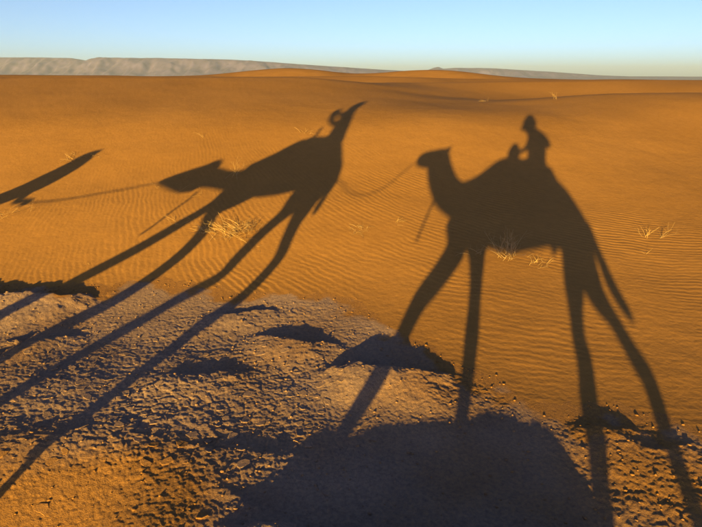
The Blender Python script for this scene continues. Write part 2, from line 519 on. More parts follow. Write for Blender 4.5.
# small crumbs of mud strewn over the crust and on the sand along its edge
def crumbs():
    rg = np.random.default_rng(5)
    n = 1500
    x = rg.uniform(-4.6, 3.2, n*5); y = rg.uniform(2.4, 6.4, n*5)
    c = crust_mask(x, y)
    keep = rg.random(n*5) < np.where(c > 0, .35+.25*np.exp(-c/.25), .06*np.exp(c/.10))
    x = x[keep][:n]; y = y[keep][:n]; n = len(x)
    s = rg.lognormal(-5.0, .45, n).clip(.003, .011)
    z = ground_height(x, y)
    bm = bmesh.new(); bmesh.ops.create_icosphere(bm, subdivisions=1, radius=1)
    bv = np.array([v.co for v in bm.verts]); bf = np.array([[v.index for v in f.verts] for f in bm.faces]); bm.free()
    V = bv[None]*(1+.28*rg.standard_normal((n, len(bv), 1)).clip(-1.5, 1.5))*np.stack([s*rg.uniform(.8, 1.5, n), s*rg.uniform(.8, 1.3, n), s*rg.uniform(.5, .8, n)], -1)[:, None]
    V = V+np.stack([x, y, z+s*.25], -1)[:, None]
    F = bf[None]+(np.arange(n)*len(bv))[:, None, None]
    o = mesh_np('mud_crumbs', V.reshape(-1, 3), F.reshape(-1, 3), M['crust'], mud_crust, smooth=False)
    a = o.data.attributes.new('sandy', 'FLOAT', 'POINT')
    a.data.foreach_set('value', np.repeat(sandy_amount(x, y)*.7+.3, len(bv)).astype(np.float32))
    tag(o, kind='stuff')
crumbs()

# ------------------------------------------------------------------ the far mesa
def far_ridge(name, Y0, depth, prof, seed, label):
    """prof: (x over distance, height over distance) of the skyline"""
    px = np.array([p[0] for p in prof])*Y0; pz = np.array([p[1] for p in prof])*Y0
    xs = np.linspace(px[0], px[-1], 620); ts = np.linspace(0, 1, 46)
    T, X = np.meshgrid(ts, xs, indexing='ij')
    top = np.interp(X, px, pz)
    top = top*(1+.012*fbm(X/160, X*0+3, seed+30, 3))
    gul = fbm(X/170, T*1.6+.2, seed, 3)
    tt = T+.10*gul*sst(0, .25, T)*(1-sst(.8, 1, T))
    sh = .55*sst(0, .75, tt)+.45*sst(.45, .97, tt)
    Z = -62+(top+62)*sh+top*.045*fbm(X/110, T*5, seed+5, 3)*sst(.05, .2, T)*(1-sst(.85, .97, T))
    Yv = Y0-depth*.5+depth*T+180*fbm(X/600, T*.5, seed+9, 3)*(1-T)
    v = np.stack([X, Yv, Z], -1).reshape(-1, 3)
    n = len(xs)
    i, j = np.meshgrid(np.arange(len(ts)-1), np.arange(n-1), indexing='ij')
    q = np.stack([i*n+j, i*n+j+1, (i+1)*n+j+1, (i+1)*n+j], -1).reshape(-1, 4)
    # plateau top running back
    back = np.stack([xs, np.full(n, Y0+depth*3.0), np.full(n, -75.0)], -1)
    k0 = (len(ts)-1)*n; k1 = len(v)
    v = np.vstack([v, back])
    jj = np.arange(n-1)
    q = np.vstack([q, np.stack([k0+jj, k0+jj+1, k1+jj+1, k1+jj], -1)])
    return tag(mesh_np(name, v, q, M['mesa']), label, kind='structure')
def sky_line(pts):
    return [((x-351)/560.0, (75-y)/560.0) for x, y in pts]
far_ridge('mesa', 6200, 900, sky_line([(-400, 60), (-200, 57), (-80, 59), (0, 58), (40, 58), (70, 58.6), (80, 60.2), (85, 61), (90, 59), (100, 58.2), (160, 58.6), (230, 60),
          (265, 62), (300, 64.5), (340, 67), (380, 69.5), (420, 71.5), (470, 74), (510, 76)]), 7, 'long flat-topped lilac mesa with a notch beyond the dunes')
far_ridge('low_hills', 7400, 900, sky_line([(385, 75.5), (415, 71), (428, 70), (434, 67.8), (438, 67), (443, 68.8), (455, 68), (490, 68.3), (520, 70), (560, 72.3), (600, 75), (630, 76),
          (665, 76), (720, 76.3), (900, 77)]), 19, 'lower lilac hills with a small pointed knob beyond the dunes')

# ------------------------------------------------------------------ dry plants on the sand
class Straws:
    """thin bent stalks collected into one mesh"""
    def __init__(self):
        self.v = []; self.f = []
    def stalk(self, p, az, el, length, r, curve=0, seg=4, taper=.5, rg=random, root=None):
        d = Vector((math.sin(az)*math.cos(el), math.cos(az)*math.cos(el), math.sin(el)))
        p = Vector(p); pts = [p.copy()]
        for k in range(seg):
            d = (d+Vector((rg.gauss(0, .10), rg.gauss(0, .10), -curve+rg.gauss(0, .06)))).normalized()
            p = p+d*(length/seg)
            pts.append(p.copy())
        self.last = self.tube(pts, r, taper, root)
        return pts
    def tube(self, pts, r, taper=.5, root=None):
        """three-sided tube; root: index of an existing ring that this one grows from"""
        rings = []
        for k, q in enumerate(pts):
            if k == 0 and root is not None:
                rings.append(root)
                continue
            d = (pts[min(k+1, len(pts)-1)]-pts[max(k-1, 0)]).normalized()
            s = d.orthogonal().normalized(); t = d.cross(s)
            rk = r*(1-(1-taper)*k/(len(pts)-1))
            rings.append(len(self.v))
            for a in (0, 2.094, 4.189):
                self.v.append(q+s*(rk*math.cos(a))+t*(rk*math.sin(a)))
        for b, c in zip(rings, rings[1:]):
            for a in range(3):
                a2 = (a+1) % 3
                self.f.append((b+a, b+a2, c+a2, c+a))
        b = rings[0]; e = rings[-1]
        if root is None:
            self.f.append((b+2, b+1, b))
        self.f.append((e, e+1, e+2))
        return rings
    def build(self, name, mat, parent=None, origin=(0, 0, 0)):
        me = bpy.data.meshes.new(name)
        o = Vector(origin)
        me.from_pydata([tuple(q-o) for q in self.v], [], self.f)
        me.materials.append(mat); me.update()
        ob = bpy.data.objects.new(name, me)
        ob.location = o
        return link(ob, parent)

def tuft(x, y, label, n=14, h=.16, spread=.08, el=(.5, 1.3), lean=None, r=.0019, mat='straw', name='dry_grass_tuft', curve=.12,
         branch=0, group=None, seed=None, cat='grass tuft', az_spread=1.2):
    rg = random.Random(seed if seed is not None else int(x*1000+y*77))
    s = Straws(); z = gz(x, y); root0 = None
    for k in range(n):
        a = rg.uniform(0, 6.283) if lean is None else rg.gauss(lean, az_spread)
        px = x+rg.gauss(0, spread*.45)*(n > 4); py = y+rg.gauss(0, spread*.45)*(n > 4)
        pts = s.stalk((px, py, gz(px, py)-.01), a, rg.uniform(*el), h*rg.uniform(.55, 1.15), r*rg.uniform(.7, 1.2), curve*rg.uniform(.2, 1.4), 5, .45, rg, root0 if n <= 4 else None)
        rings = s.last
        root0 = rings[0]
        for q in range(branch):
            k2 = rg.randrange(1, 5)
            s.stalk(pts[k2], a+rg.gauss(0, .9), rg.uniform(.2, 1.3), h*rg.uniform(.18, .45), r*.6, .02, 3, .4, rg, rings[k2])
    o = s.build(name, M[mat], None, (x, y, z))
    return tag(o, label, cat, group)

G1 = 'dry grass scattered over the dune'
tuft(-1.62, 7.45, 'large tangled straw tuft on the front leg shadow of the leading camel', 70, .30, .24, (.1, .9), r=.0024, branch=1, seed=3, group=G1)
tuft(-2.0, 7.52, 'dense pale straw clump at the foot of the tangled tuft', 60, .20, .13, (.1, 1.0), r=.0024, seed=4, group=G1)
tuft(-1.45, 7.62, 'dark twiggy dead bush behind the tangled straw tuft', 22, .26, .2, (.2, 1.1), r=.003, mat='twig', name='dead_bush', branch=3, seed=5, cat='bush')
tuft(-2.45, 7.75, 'sparse dry sprig on the hanging rope shadow', 9, .17, .14, (.3, 1.1), branch=2, seed=6, group=G1)
tuft(-2.55, 8.75, 'few fallen straws across the camel head shadow', 7, .34, .22, (.05, .4), lean=1.3, branch=1, seed=7, group=G1, az_spread=.6)
tuft(-3.15, 8.95, 'small pale straw tuft at the muzzle of the camel head shadow', 8, .16, .12, (.1, .6), seed=8, group=G1)
tuft(-1.95, 9.25, 'tall forked dry stalks standing above the camel neck shadow', 6, .40, .16, (.6, 1.1), lean=.9, curve=.05, branch=2, seed=9, group=G1, az_spread=.7)
tuft(-4.92, 9.98, 'yellow straw tuft beside the tip of the hooded shadow', 26, .20, .14, (.1, .9), seed=10, group=G1)
tuft(-4.62, 10.1, 'dark withered bush touching the tip of the hooded shadow', 14, .14, .14, (.1, .8), mat='twig', name='dead_bush', branch=2, seed=11, cat='bush')
tuft(-4.98, 8.02, 'low straw tuft at the waist of the hooded shadow', 22, .20, .2, (.05, .7), branch=1, seed=12, group=G1)
tuft(-4.72, 8.06, 'single upright forked stalk beside the hooded shadow', 3, .22, .05, (.9, 1.4), branch=2, seed=13, group=G1)
tuft(1.95, 6.72, 'brown bushy dead shrub inside the belly shadow of the camel', 34, .34, .16, (.55, 1.35), r=.0022, mat='twig', name='dead_bush', branch=4, curve=.04, seed=14, cat='bush')
tuft(2.28, 6.48, 'bright straw sprig sticking out of the belly shadow', 14, .17, .14, (.3, 1.2), branch=2, seed=15, group=G1)
tuft(1.6, 6.75, 'thin faint twigs at the chest of the camel shadow', 8, .2, .08, (.3, 1.0), r=.0018, mat='twig', branch=2, seed=16, group=G1)
tuft(.12, 7.55, 'low dark withered clump between the two camel shadows', 26, .13, .13, (.05, .7), mat='twig', name='dead_bush', branch=2, seed=17, cat='bush')
tuft(.08, 7.48, 'few pale straws at the foot of the dark withered clump', 7, .12, .05, (.05, .5), seed=171, group=G1)
tuft(.68, 7.75, 'little fan of short straws below the sagging rope shadow', 9, .12, .07, (.3, 1.2), lean=1.5, seed=18, group=G1)
tuft(-.2, 7.9, 'single fallen straw near the tail shadow', 3, .2, .06, (.02, .2), lean=1.4, seed=19, group=G1)
tuft(3.98, 7.25, 'small upright sprig on the rippled sand', 7, .2, .08, (.7, 1.4), branch=1, seed=20, group=G1)
tuft(4.12, 7.2, 'leaning forked stem on the rippled sand', 4, .30, .07, (.4, .8), lean=1.1, branch=2, seed=21, group=G1, az_spread=.3)
tuft(3.72, 6.75, 'short slanting twig low on the rippled sand', 3, .13, .05, (.3, .7), lean=.9, seed=22, group=G1)
tuft(3.85, 6.48, 'flat lying straw low on the rippled sand', 2, .24, .04, (.02, .1), lean=1.4, seed=23, group=G1, az_spread=.2)
tuft(-2.85, 11.0, 'faint dry sprig high on the dune above the camel head shadow', 6, .22, .14, (.2, .9), branch=1, seed=24, group=G1)
tuft(-.9, 11.2, 'small star-shaped straw sprig beside the rider shadow', 7, .2, .1, (.2, 1.0), branch=1, seed=25, group=G1)
tuft(5.4, 15.3, 'tall pale stalks on the flat back of the dune', 5, .28, .10, (.8, 1.4), r=.0016, branch=1, seed=26, group=G1)
tuft(3.65, 15.8, 'low pale straws on the flat back of the dune', 7, .24, .08, (.1, .8), r=.0026, seed=27, group=G1)
tuft(-2.15, 6.3, 'thin straw lying flat on the sand between the leg shadows', 2, .26, .03, (.02, .12), lean=1.5, seed=28, group=G1, az_spread=.15)
tuft(-3.3, 6.65, 'tiny dark sprig on the sand ahead of the leg shadows', 6, .08, .06, (.2, .9), mat='twig', seed=29, group=G1)
tuft(-1.25, 7.1, 'small fan of broken straws right under the tangled tuft', 8, .24, .07, (.02, .3), seed=30, group=G1)
# bushes standing far out on the plain
for k, (x, y, h, lb) in enumerate([(98, 300, 1.7, 'lone dark bush on the far plain under the low hills'), (17, 330, 1.5, 'dark bush between the two rounded dune tops'),
                                   (25, 340, 1.2, 'smaller dark bush between the two rounded dune tops')]):
    rg = random.Random(900+k); s = Straws(); z = gz(x, y)
    for q in range(150):
        s.stalk((x+rg.gauss(0, h*.25), y+rg.gauss(0, h*.25), z-.1), rg.uniform(0, 6.28), rg.uniform(.4, 1.4), h*rg.uniform(.5, 1.1), .045, .05, 4, .5, rg)
    tag(s.build('desert_bush', M['shrub'], None, (x, y, z)), lb, 'bush', 'bushes on the far plain')

# ------------------------------------------------------------------ the caravan that throws the shadows
# u runs along the heading of the caravan, o across it (away from the sun), z up
PSI = math.radians(30)
HD = Vector((-math.cos(PSI), math.sin(PSI), 0)); SD = Vector((math.sin(PSI), math.cos(PSI), 0)); P0 = Vector((0, -.25, 0))
def wp(u, o, z):
    return P0+HD*u+SD*o+Vector((0, 0, z))
# points are (u, z) or (u, z, radius), in metres
C2 = {
    'head': [(1.936, 1.948, 0.085), (1.855, 1.993, 0.134), (1.711, 2.014, 0.15), (1.577, 2.041, 0.163), (1.504, 2.095, 0.133)],
    'neck': [(1.575, 1.95, 0.186), (1.437, 1.762, 0.193), (1.27, 1.606, 0.198), (1.093, 1.523, 0.2), (0.856, 1.458, 0.221)],
    'top': [(1.223, 1.57), (1.121, 1.697), (0.971, 1.751), (0.843, 1.818), (0.691, 1.953), (0.571, 2.047), (0.482, 2.079), (0.243, 2.095), (-0.005, 2.048), (-0.263, 1.99), (-0.342, 1.973), (-0.388, 1.884), (-0.44, 1.807), (-0.581, 1.697), (-0.705, 1.546), (-0.815, 1.412), (-0.861, 1.33), (-0.875, 1.216)],
    'bot': [(1.287, 1.401), (1.149, 1.36), (1.005, 1.34), (0.863, 1.277), (0.731, 1.128), (0.535, 1.093), (0.306, 1.074), (0.075, 1.067), (-0.208, 1.112), (-0.312, 1.133), (-0.495, 1.115), (-0.774, 1.095), (-0.878, 1.164)],
    'fl': [(0.977, 1.266, 0.083), (0.816, 1.115, 0.145), (0.922, 0.893, 0.117), (1.049, 0.726, 0.096), (1.088, 0.557, 0.076), (1.121, 0.477, 0.073), (1.161, 0.408, 0.066), (1.193, 0.363, 0.054)],
    'fr': [(0.675, 1.212, 0.193), (0.595, 0.989, 0.094), (0.542, 0.835, 0.071), (0.505, 0.708, 0.067), (0.472, 0.605, 0.072), (0.442, 0.51, 0.061), (0.413, 0.42, 0.053)],
    'hl': [(-0.672, 1.364, 0.18), (-0.658, 1.102, 0.159), (-0.629, 0.945, 0.122), (-0.62, 0.86, 0.097), (-0.616, 0.78, 0.074), (-0.618, 0.675, 0.064), (-0.649, 0.608, 0.071), (-0.64, 0.519, 0.076), (-0.644, 0.472, 0.07), (-0.638, 0.431, 0.062), (-0.629, 0.397, 0.06)],
    'hr': [(-0.6, 1.337, 0.167), (-0.691, 1.06, 0.147), (-0.742, 0.938, 0.123), (-0.799, 0.843, 0.088), (-0.881, 0.768, 0.06), (-0.941, 0.713, 0.055), (-1.014, 0.63, 0.055), (-1.093, 0.556, 0.061), (-1.098, 0.492, 0.061), (-1.092, 0.446, 0.055), (-1.099, 0.411, 0.055), (-1.104, 0.37, 0.05)],
    'tail': [(-0.836, 1.323, 0.056), (-0.865, 1.249, 0.051), (-0.909, 1.137, 0.051), (-0.958, 1.032, 0.055), (-0.994, 0.943, 0.056), (-1.038, 0.877, 0.054), (-1.092, 0.812, 0.047), (-1.142, 0.762, 0.023)],
    'rope_end': [(1.409, 1.469, 0.019), (1.413, 1.348, 0.018), (1.417, 1.25, 0.017), (1.415, 1.158, 0.02), (1.413, 1.079, 0.026)],
    'point': [(-0.312, 1.133), (-0.377, 1.053), (-0.457, 1.129)],
    'r_torso': [(-0.116, 1.938, 0.17), (-0.098, 2.087, 0.161), (-0.085, 2.271, 0.177), (-0.058, 2.414, 0.182), (-0.006, 2.514, 0.131), (0.046, 2.591, 0.098)],
    'r_head': [(0.063, 2.573, 0.107), (0.089, 2.653, 0.137), (0.097, 2.729, 0.142), (0.095, 2.808, 0.107)],
    'r_brim': [(0.238, 2.53), (0.194, 2.603), (0.009, 2.822)],
    'r_armR': [(-0.159, 2.503, 0.096), (-0.26, 2.439, 0.074), (-0.348, 2.321, 0.051), (-0.244, 2.372, 0.041)],
    'r_armL': [(0.032, 2.444, 0.08), (0.098, 2.319, 0.06), (0.162, 2.223, 0.041), (0.23, 2.176, 0.04)],
    'pommel': [(0.322, 2.085, 0.106), (0.319, 2.165, 0.116), (0.316, 2.248, 0.085)],
    'nose': [(1.959, 1.933)],
    'legs': [('fl', -.16), ('fr', .16), ('hl', -.16), ('hr', .16)],
}
C1 = {
    'head': [(5.928, 1.495, 0.025), (5.819, 1.526, 0.079), (5.638, 1.556, 0.144), (5.425, 1.588, 0.212), (5.284, 1.631, 0.242)],
    'neck': [(5.201, 1.598, 0.139), (5.001, 1.584, 0.123), (4.789, 1.58, 0.135), (4.532, 1.565, 0.176), (4.349, 1.599, 0.253)],
    'top': [(4.929, 1.675), (4.894, 1.735), (4.717, 1.833), (4.53, 1.99), (4.388, 2.15), (4.28, 2.233), (4.131, 2.283), (3.904, 2.293), (3.711, 2.301), (3.495, 2.19), (3.373, 2.052), (3.22, 1.898), (3.12, 1.754)],
    'bot': [(4.748, 1.478), (4.32, 1.388), (4.103, 1.39), (3.83, 1.429), (3.628, 1.485), (3.428, 1.458), (3.175, 1.43), (3.157, 1.616)],
    'fa': [(4.5, 1.493, 0.146), (4.585, 1.432, 0.118), (4.594, 1.324, 0.09), (4.677, 1.196, 0.073), (4.79, 1.059, 0.082), (4.95, 0.87, 0.079), (5.203, 0.623, 0.077), (5.318, 0.487, 0.073), (5.416, 0.404, 0.067)],
    'fb': [(4.357, 1.446, 0.182), (4.398, 1.364, 0.126), (4.48, 1.282, 0.094), (4.553, 1.209, 0.095), (4.485, 1.123, 0.074), (4.402, 0.993, 0.084), (4.387, 0.847, 0.085), (4.446, 0.653, 0.08), (4.548, 0.492, 0.073), (4.686, 0.395, 0.065), (4.716, 0.347, 0.085), (4.724, 0.299, 0.082)],
    'ha': [(3.401, 1.574, 0.208), (3.422, 1.432, 0.158), (3.424, 1.294, 0.109), (3.466, 1.192, 0.085), (3.526, 1.04, 0.082), (3.566, 0.83, 0.077), (3.58, 0.702, 0.063), (3.79, 0.56, 0.06), (3.887, 0.468, 0.061), (3.987, 0.389, 0.063), (4.019, 0.33, 0.069), (4.036, 0.281, 0.066)],
    'hb': [(3.312, 1.554, 0.213), (3.317, 1.393, 0.155), (3.267, 1.23, 0.11), (3.248, 1.143, 0.086), (3.18, 0.983, 0.075), (3.117, 0.824, 0.069), (3.173, 0.565, 0.067), (3.277, 0.458, 0.069), (3.299, 0.399, 0.076), (3.307, 0.341, 0.071), (3.301, 0.287, 0.063), (3.33, 0.26, 0.057), (3.279, 0.24, 0.025), (3.213, 0.214, 0.024), (3.163, 0.196, 0.023)],
    'tail': [(3.176, 1.79, 0.035), (3.103, 1.618, 0.037), (3.087, 1.473, 0.039), (3.068, 1.349, 0.046), (3.045, 1.269, 0.033)],
    'rope_end': [(5.123, 1.424, 0.031), (5.1, 1.327, 0.027), (5.131, 1.196, 0.023), (5.145, 1.056, 0.022), (5.18, 0.962, 0.023)],
    'spike': [(4.094, 2.283, 0.026), (4.126, 2.373, 0.022), (4.161, 2.461, 0.019)],
    'r_torso': [(3.656, 2.187, 0.155), (3.73, 2.336, 0.151), (3.777, 2.448, 0.146), (3.833, 2.572, 0.124), (3.909, 2.689, 0.102)],
    'r_head': [(3.909, 2.689, 0.103), (3.985, 2.807, 0.095), (4.043, 2.921, 0.093), (4.076, 3.007, 0.081)],
    'loop': [(3.883, 2.51, 0.029), (4.048, 2.576, 0.023), (4.223, 2.702, 0.023), (4.291, 2.802, 0.053), (4.14, 2.736, 0.019), (3.959, 2.638, 0.019)],
    'nose': [(5.924, 1.486)],
    'legs': [('fa', -.16), ('fb', .16), ('ha', -.16), ('hb', .16)],
    'ear': (5.432, 1.802, 0.032),
}
GUIDE = {
    'body': [(8.013, 1.122, 0.141), (7.94, 1.21, 0.15), (7.861, 1.304, 0.166), (7.79, 1.413, 0.202), (7.755, 1.552, 0.189), (7.753, 1.68, 0.159), (7.765, 1.778, 0.132), (7.734, 1.845, 0.074), (7.701, 1.885, 0.024)],
}
ROPES = {
    'r21': [(2.001, 1.937), (2.131, 1.76), (2.282, 1.586), (2.492, 1.494), (2.754, 1.517), (3.027, 1.629), (3.167, 1.702)],
    'r1g': [(5.931, 1.489), (6.35, 1.384), (7.011, 1.239), (7.45, 1.188)],
}
HAZE_TOP = 230.0
HAZE_D = 6e-5

class Body:
    """closed overlapping volumes merged into one skin by a voxel remesh"""
    def __init__(self):
        self.bm = bmesh.new()
    def rings(self, rings):
        n = len(rings[0])
        vs = [[self.bm.verts.new(p) for p in r] for r in rings]
        for a, b in zip(vs, vs[1:]):
            for k in range(n):
                self.bm.faces.new((a[k], a[(k+1) % n], b[(k+1) % n], b[k]))
        self.bm.faces.new(vs[0][::-1]); self.bm.faces.new(vs[-1])
    def chain(self, pts, lat=1.0, n=12, cap=1.0):
        """pts: (u, o, z, r)"""
        P = [wp(p[0], p[1], p[2]) for p in pts]; R = [p[3] for p in pts]
        Q = []; RQ = []
        for i in range(len(P)-1):
            p0 = P[max(i-1, 0)]; p1 = P[i]; p2 = P[i+1]; p3 = P[min(i+2, len(P)-1)]
            for t in (0, .33, .67):
                Q.append(.5*((2*p1)+(p2-p0)*t+(2*p0-5*p1+4*p2-p3)*t*t+(3*p1-p0-3*p2+p3)*t**3)); RQ.append(R[i]+(R[i+1]-R[i])*t)
        Q.append(P[-1]); RQ.append(R[-1])
        d0 = (Q[0]-Q[1]).normalized(); d1 = (Q[-1]-Q[-2]).normalized()
        Q = [Q[0]+d0*RQ[0]*f*cap for f in (.95, .7)]+Q+[Q[-1]+d1*RQ[-1]*f*cap for f in (.7, .95)]
        RQ = [RQ[0]*.3, RQ[0]*.72]+RQ+[RQ[-1]*.72, RQ[-1]*.3]
        rings = []
        for k, q in enumerate(Q):
            d = (Q[min(k+1, len(Q)-1)]-Q[max(k-1, 0)]).normalized()
            s = SD-d*SD.dot(d)
            s = s.normalized() if s.length > .15 else d.orthogonal().normalized()
            t = d.cross(s)
            rings.append([q+s*(RQ[k]*lat*math.cos(a))+t*(RQ[k]*math.sin(a)) for a in [2*math.pi*j/n for j in range(n)]])
        self.rings(rings)
    def loft(self, top, bot, width=.31, n=20, lower=0, cut=None, grow=0, u0=None, u1=None):
        tu = [p[0] for p in top][::-1]; tz = [p[1] for p in top][::-1]
        bu = [p[0] for p in bot][::-1]; bz = [p[1] for p in bot][::-1]
        tu = np.maximum.accumulate(np.array(tu)+np.arange(len(tu))*1e-5); bu = np.maximum.accumulate(np.array(bu)+np.arange(len(bu))*1e-5)
        u0 = max(tu[0], bu[0]) if u0 is None else u0; u1 = min(tu[-1], bu[-1]) if u1 is None else u1
        rings = []
        for u in np.linspace(u0, u1, 30):
            a = float(np.interp(u, tu, tz)); b = float(np.interp(u, bu, bz))
            if lower:
                a -= lower(u)
            h = max(.02, (a-b)*.5)+grow; c = (a+b)*.5
            w = min(width, h*.85)+grow
            ring = []
            for j in range(n):
                t = 2*math.pi*j/n
                zz = c+h*math.sin(t)
                if cut is not None:
                    zz = max(zz, c-h*cut)
                ring.append(wp(u, w*math.cos(t), zz))
            rings.append(ring)
        self.rings(rings)
    def ball(self, u, o, z, r, su=1, so=1, sz=1):
        m = bmesh.ops.create_icosphere(self.bm, subdivisions=3, radius=1)
        for v in m['verts']:
            c = v.co.copy()
            v.co = wp(u+c.x*r*su, o+c.y*r*so, z+c.z*r*sz)
    def build(self, name, mat, base, voxel=.016, parent=None, smooth=4):
        bmesh.ops.recalc_face_normals(self.bm, faces=self.bm.faces)
        me = bpy.data.meshes.new(name)
        off = Vector(base)
        for v in self.bm.verts:
            v.co -= off
        self.bm.to_mesh(me); self.bm.free()
        o = link(bpy.data.objects.new(name, me))
        if voxel:
            r = o.modifiers.new('skin', 'REMESH'); r.mode = 'VOXEL'; r.voxel_size = voxel; r.use_smooth_shade = True
            if smooth:
                s = o.modifiers.new('relax', 'SMOOTH'); s.factor = .5; s.iterations = smooth
            dg = bpy.context.evaluated_depsgraph_get()
            nm = bpy.data.meshes.new_from_object(o.evaluated_get(dg))
            o.modifiers.clear(); o.data = nm; bpy.data.meshes.remove(me)
            nm.name = name
        o.data.materials.clear(); o.data.materials.append(mat)
        for p in o.data.polygons:
            p.use_smooth = True
        o.location = off
        if parent is not None:
            o.parent = parent; o.location = off-parent.location
        return o

def leg(B, ch, o, lat=.9, foot_u=None, skip=0):
    pts = [(u, o, z, r) for u, z, r in ch]
    if skip:
        pts = pts[:-skip]
    u, _, z, r = pts[-1]
    du = 0 if foot_u is None else foot_u
    p = wp(u+du, o, 0); g = gz(p.x, p.y)
    pts += [(u+du*.6, o, g+.16 if z > .3 else g+z*.5, .058), (u+du, o, g+.06, .066)]
    B.chain(pts, lat)
    B.ball(u+du+.05, o, g+.045, .12, 1.15, .85, .42)

def camel(D, name, label, saddle_label, su0, su1, feet, head_lat, skips):
    B = Body()
    low = lambda u: .05 if su0 < u < su1 else 0
    B.loft(D['top'], D['bot'], .30, lower=low)
    B.chain([(u, 0, z, r) for u, z, r in D['neck']], .75)
    B.chain([(u, 0, z, r) for u, z, r in D['head']], head_lat, 12, .35)
    hu, hz, hr = D['head'][-1]
    eu, ez, er = D['ear'] if 'ear' in D and len(D['ear']) == 3 and not isinstance(D['ear'][0], tuple) else (hu, hz+hr*.75, .05)
    for s in (-1, 1):
        B.chain([(eu, s*.07, ez-.03, .035), (eu-.01, s*.10, ez+.03, .018)], .6)
    for (key, o), f, sk in zip(D['legs'], feet, skips):
        leg(B, D[key], o, foot_u=f, skip=sk)
    B.chain([(u, 0, z, r) for u, z, r in D['tail']], .6)
    if 'point' in D:
        (a, b), (c, d), (e, f) = D['point']
        B.chain([((a+e)/2, 0, (b+f)/2+.06, .07), (c, 0, d+.02, .018)], .8)
    fu = (D['top'][0][0]+D['top'][-1][0])/2
    bp = wp(fu, 0, 0); base = (bp.x, bp.y, gz(bp.x, bp.y))
    c = tag(B.build(name, M['fur'], base), label, 'camel', 'camels of the caravan')
    eu_, ez_, er_ = D['head'][-2]
    for s_ in (-1, 1):
        E = Body(); E.ball(eu_+.04, s_*er_*head_lat*.93, ez_+er_*.30, .024, 1, .7, 1)
        ep = wp(eu_, s_*.09, ez_)
        E.build('eye', M['black'], (ep.x, ep.y, ep.z), 0, c)
    S = Body()
    S.loft(D['top'], D['bot'], .30, cut=.05, u0=su0, u1=su1, grow=.004)
    sp = wp((su0+su1)/2, 0, 1.2)
    s = S.build('saddle', M['blanket'], (sp.x, sp.y, sp.z), .02)
    tag(s, saddle_label, 'saddle', 'blanket saddles')
    return c, s

def tube_obj(name, pts, r, mat, label=None, cat=None, group=None, parent=None):
    s = Straws()
    P = [wp(*p) for p in pts]
    Q = []
    for i in range(len(P)-1):
        p0 = P[max(i-1, 0)]; p1 = P[i]; p2 = P[i+1]; p3 = P[min(i+2, len(P)-1)]
        for k in range(6):
            t = k/6
            Q.append(.5*((2*p1)+(p2-p0)*t+(2*p0-5*p1+4*p2-p3)*t*t+(3*p1-p0-3*p2+p3)*t**3))
    Q.append(P[-1])
    s.tube(Q, r, 1.0)
    o = s.build(name, mat, None, tuple(Q[0]))
    if parent is not None:
        o.parent = parent; o.location = Q[0]-parent.location
    return tag(o, label, cat, group)

def hand(B, u, o, z, du=.0, dz=0, s=1):
    """palm, four curled fingers of different lengths and a thumb"""
    B.ball(u, o, z, .045, .8, .5, 1)
    for k, ln in enumerate((.050, .060, .055, .042)):
        zz = z+.030-.02*k
        B.chain([(u+.02, o+s*.012, zz, .0095), (u+.02+ln*.6, o+s*.030, zz, .009), (u+.02+ln*.7, o+s*.052, zz-.004, .0085)], 1, 8)
    B.chain([(u, o, z+.030, .011), (u+.02, o+s*.035, z+.055, .010), (u+.04, o+s*.05, z+.05, .009)], 1, 8)

def rider(D, name, label, seat_u, seat_z, lean):
    B = Body()
    tor = D['r_torso']
    B.chain([(u, 0, z, r) for u, z, r in tor], 1.15)
    for s in (-1, 1):
        B.chain([(seat_u, s*.10, seat_z+.02, .11), (seat_u+.24, s*.31, seat_z-.10, .088), (seat_u+.34, s*.36, seat_z-.28, .07),
                 (seat_u+.28, s*.37, seat_z-.52, .055), (seat_u+.25, s*.37, seat_z-.68, .042)], 1)
        B.chain([(seat_u+.21, s*.37, seat_z-.72, .045), (seat_u+.40, s*.38, seat_z-.735, .035)], .9)
    return B

# the camel under the camera
c2, s2 = camel(C2, 'camel', 'tawny dromedary ridden by the photographer in the brimmed hat', 'dark red blanket saddle with a rounded pommel under the hatted rider',
               -.42, .56, (.03, -.06, .03, -.02), .62, (0, 0, 0, 0))
pm = Body(); pm.chain([(u, 0, z, r) for u, z, r in C2['pommel']], .9)
pm.build('pommel', M['blanket'], wp(.3, 0, 2.0), .012, s2)
B = rider(C2, 'person', '', -.1, 2.05, 0)
B.chain([(u, 0, z, r) for u, z, r in C2['r_head']], .85)
B.chain([(u, -.20, z, r) for u, z, r in C2['r_armR'][:3]]+[(-.14, .02, 2.46, .036), (-.03, .13, 2.55, .03)], 1)
hand(B, -.03, .14, 2.55, s=1)
B.chain([(u, .17, z, r) for u, z, r in C2['r_armL'][:-1]]+[(C2['r_armL'][-1][0], .10, C2['r_armL'][-1][1], .035)], 1)
hand(B, .25, .08, 2.2, s=-1)
hu, hz = .095, 2.70
B.ball(hu+.13, .02, hz-.03, .022, 1, .8, 1.2)           # nose
for s in (-1, 1):
    B.ball(hu, s*.105, hz-.03, .03, .7, .4, 1.2)        # ears
bp = wp(-.1, 0, 2.05)
p2 = B.build('person', M['shirt'], (bp.x, bp.y, bp.z), .011, None, 2)
tag(p2, 'person in a brimmed hat and blue shirt riding the rear camel, holding up a camera', 'person', 'people of the caravan')
Hb = Body(); Hb.ball(hu-.005, 0, hz+.02, .140, 1.0, .9, .98)
Hb.chain([(hu-.02, 0, hz+.04, .085), (hu+.09, 0, hz-.06, .06), (C2['r_brim'][0][0], 0, C2['r_brim'][0][1]+.03, .02)], 1.3)
Hb.build('hat', M['hat'], wp(hu, 0, hz), .012, p2)
bm = bmesh.new()
cb = bmesh.ops.create_cube(bm, size=1)
bmesh.ops.scale(bm, vec=(.10, .028, .06), verts=bm.verts)
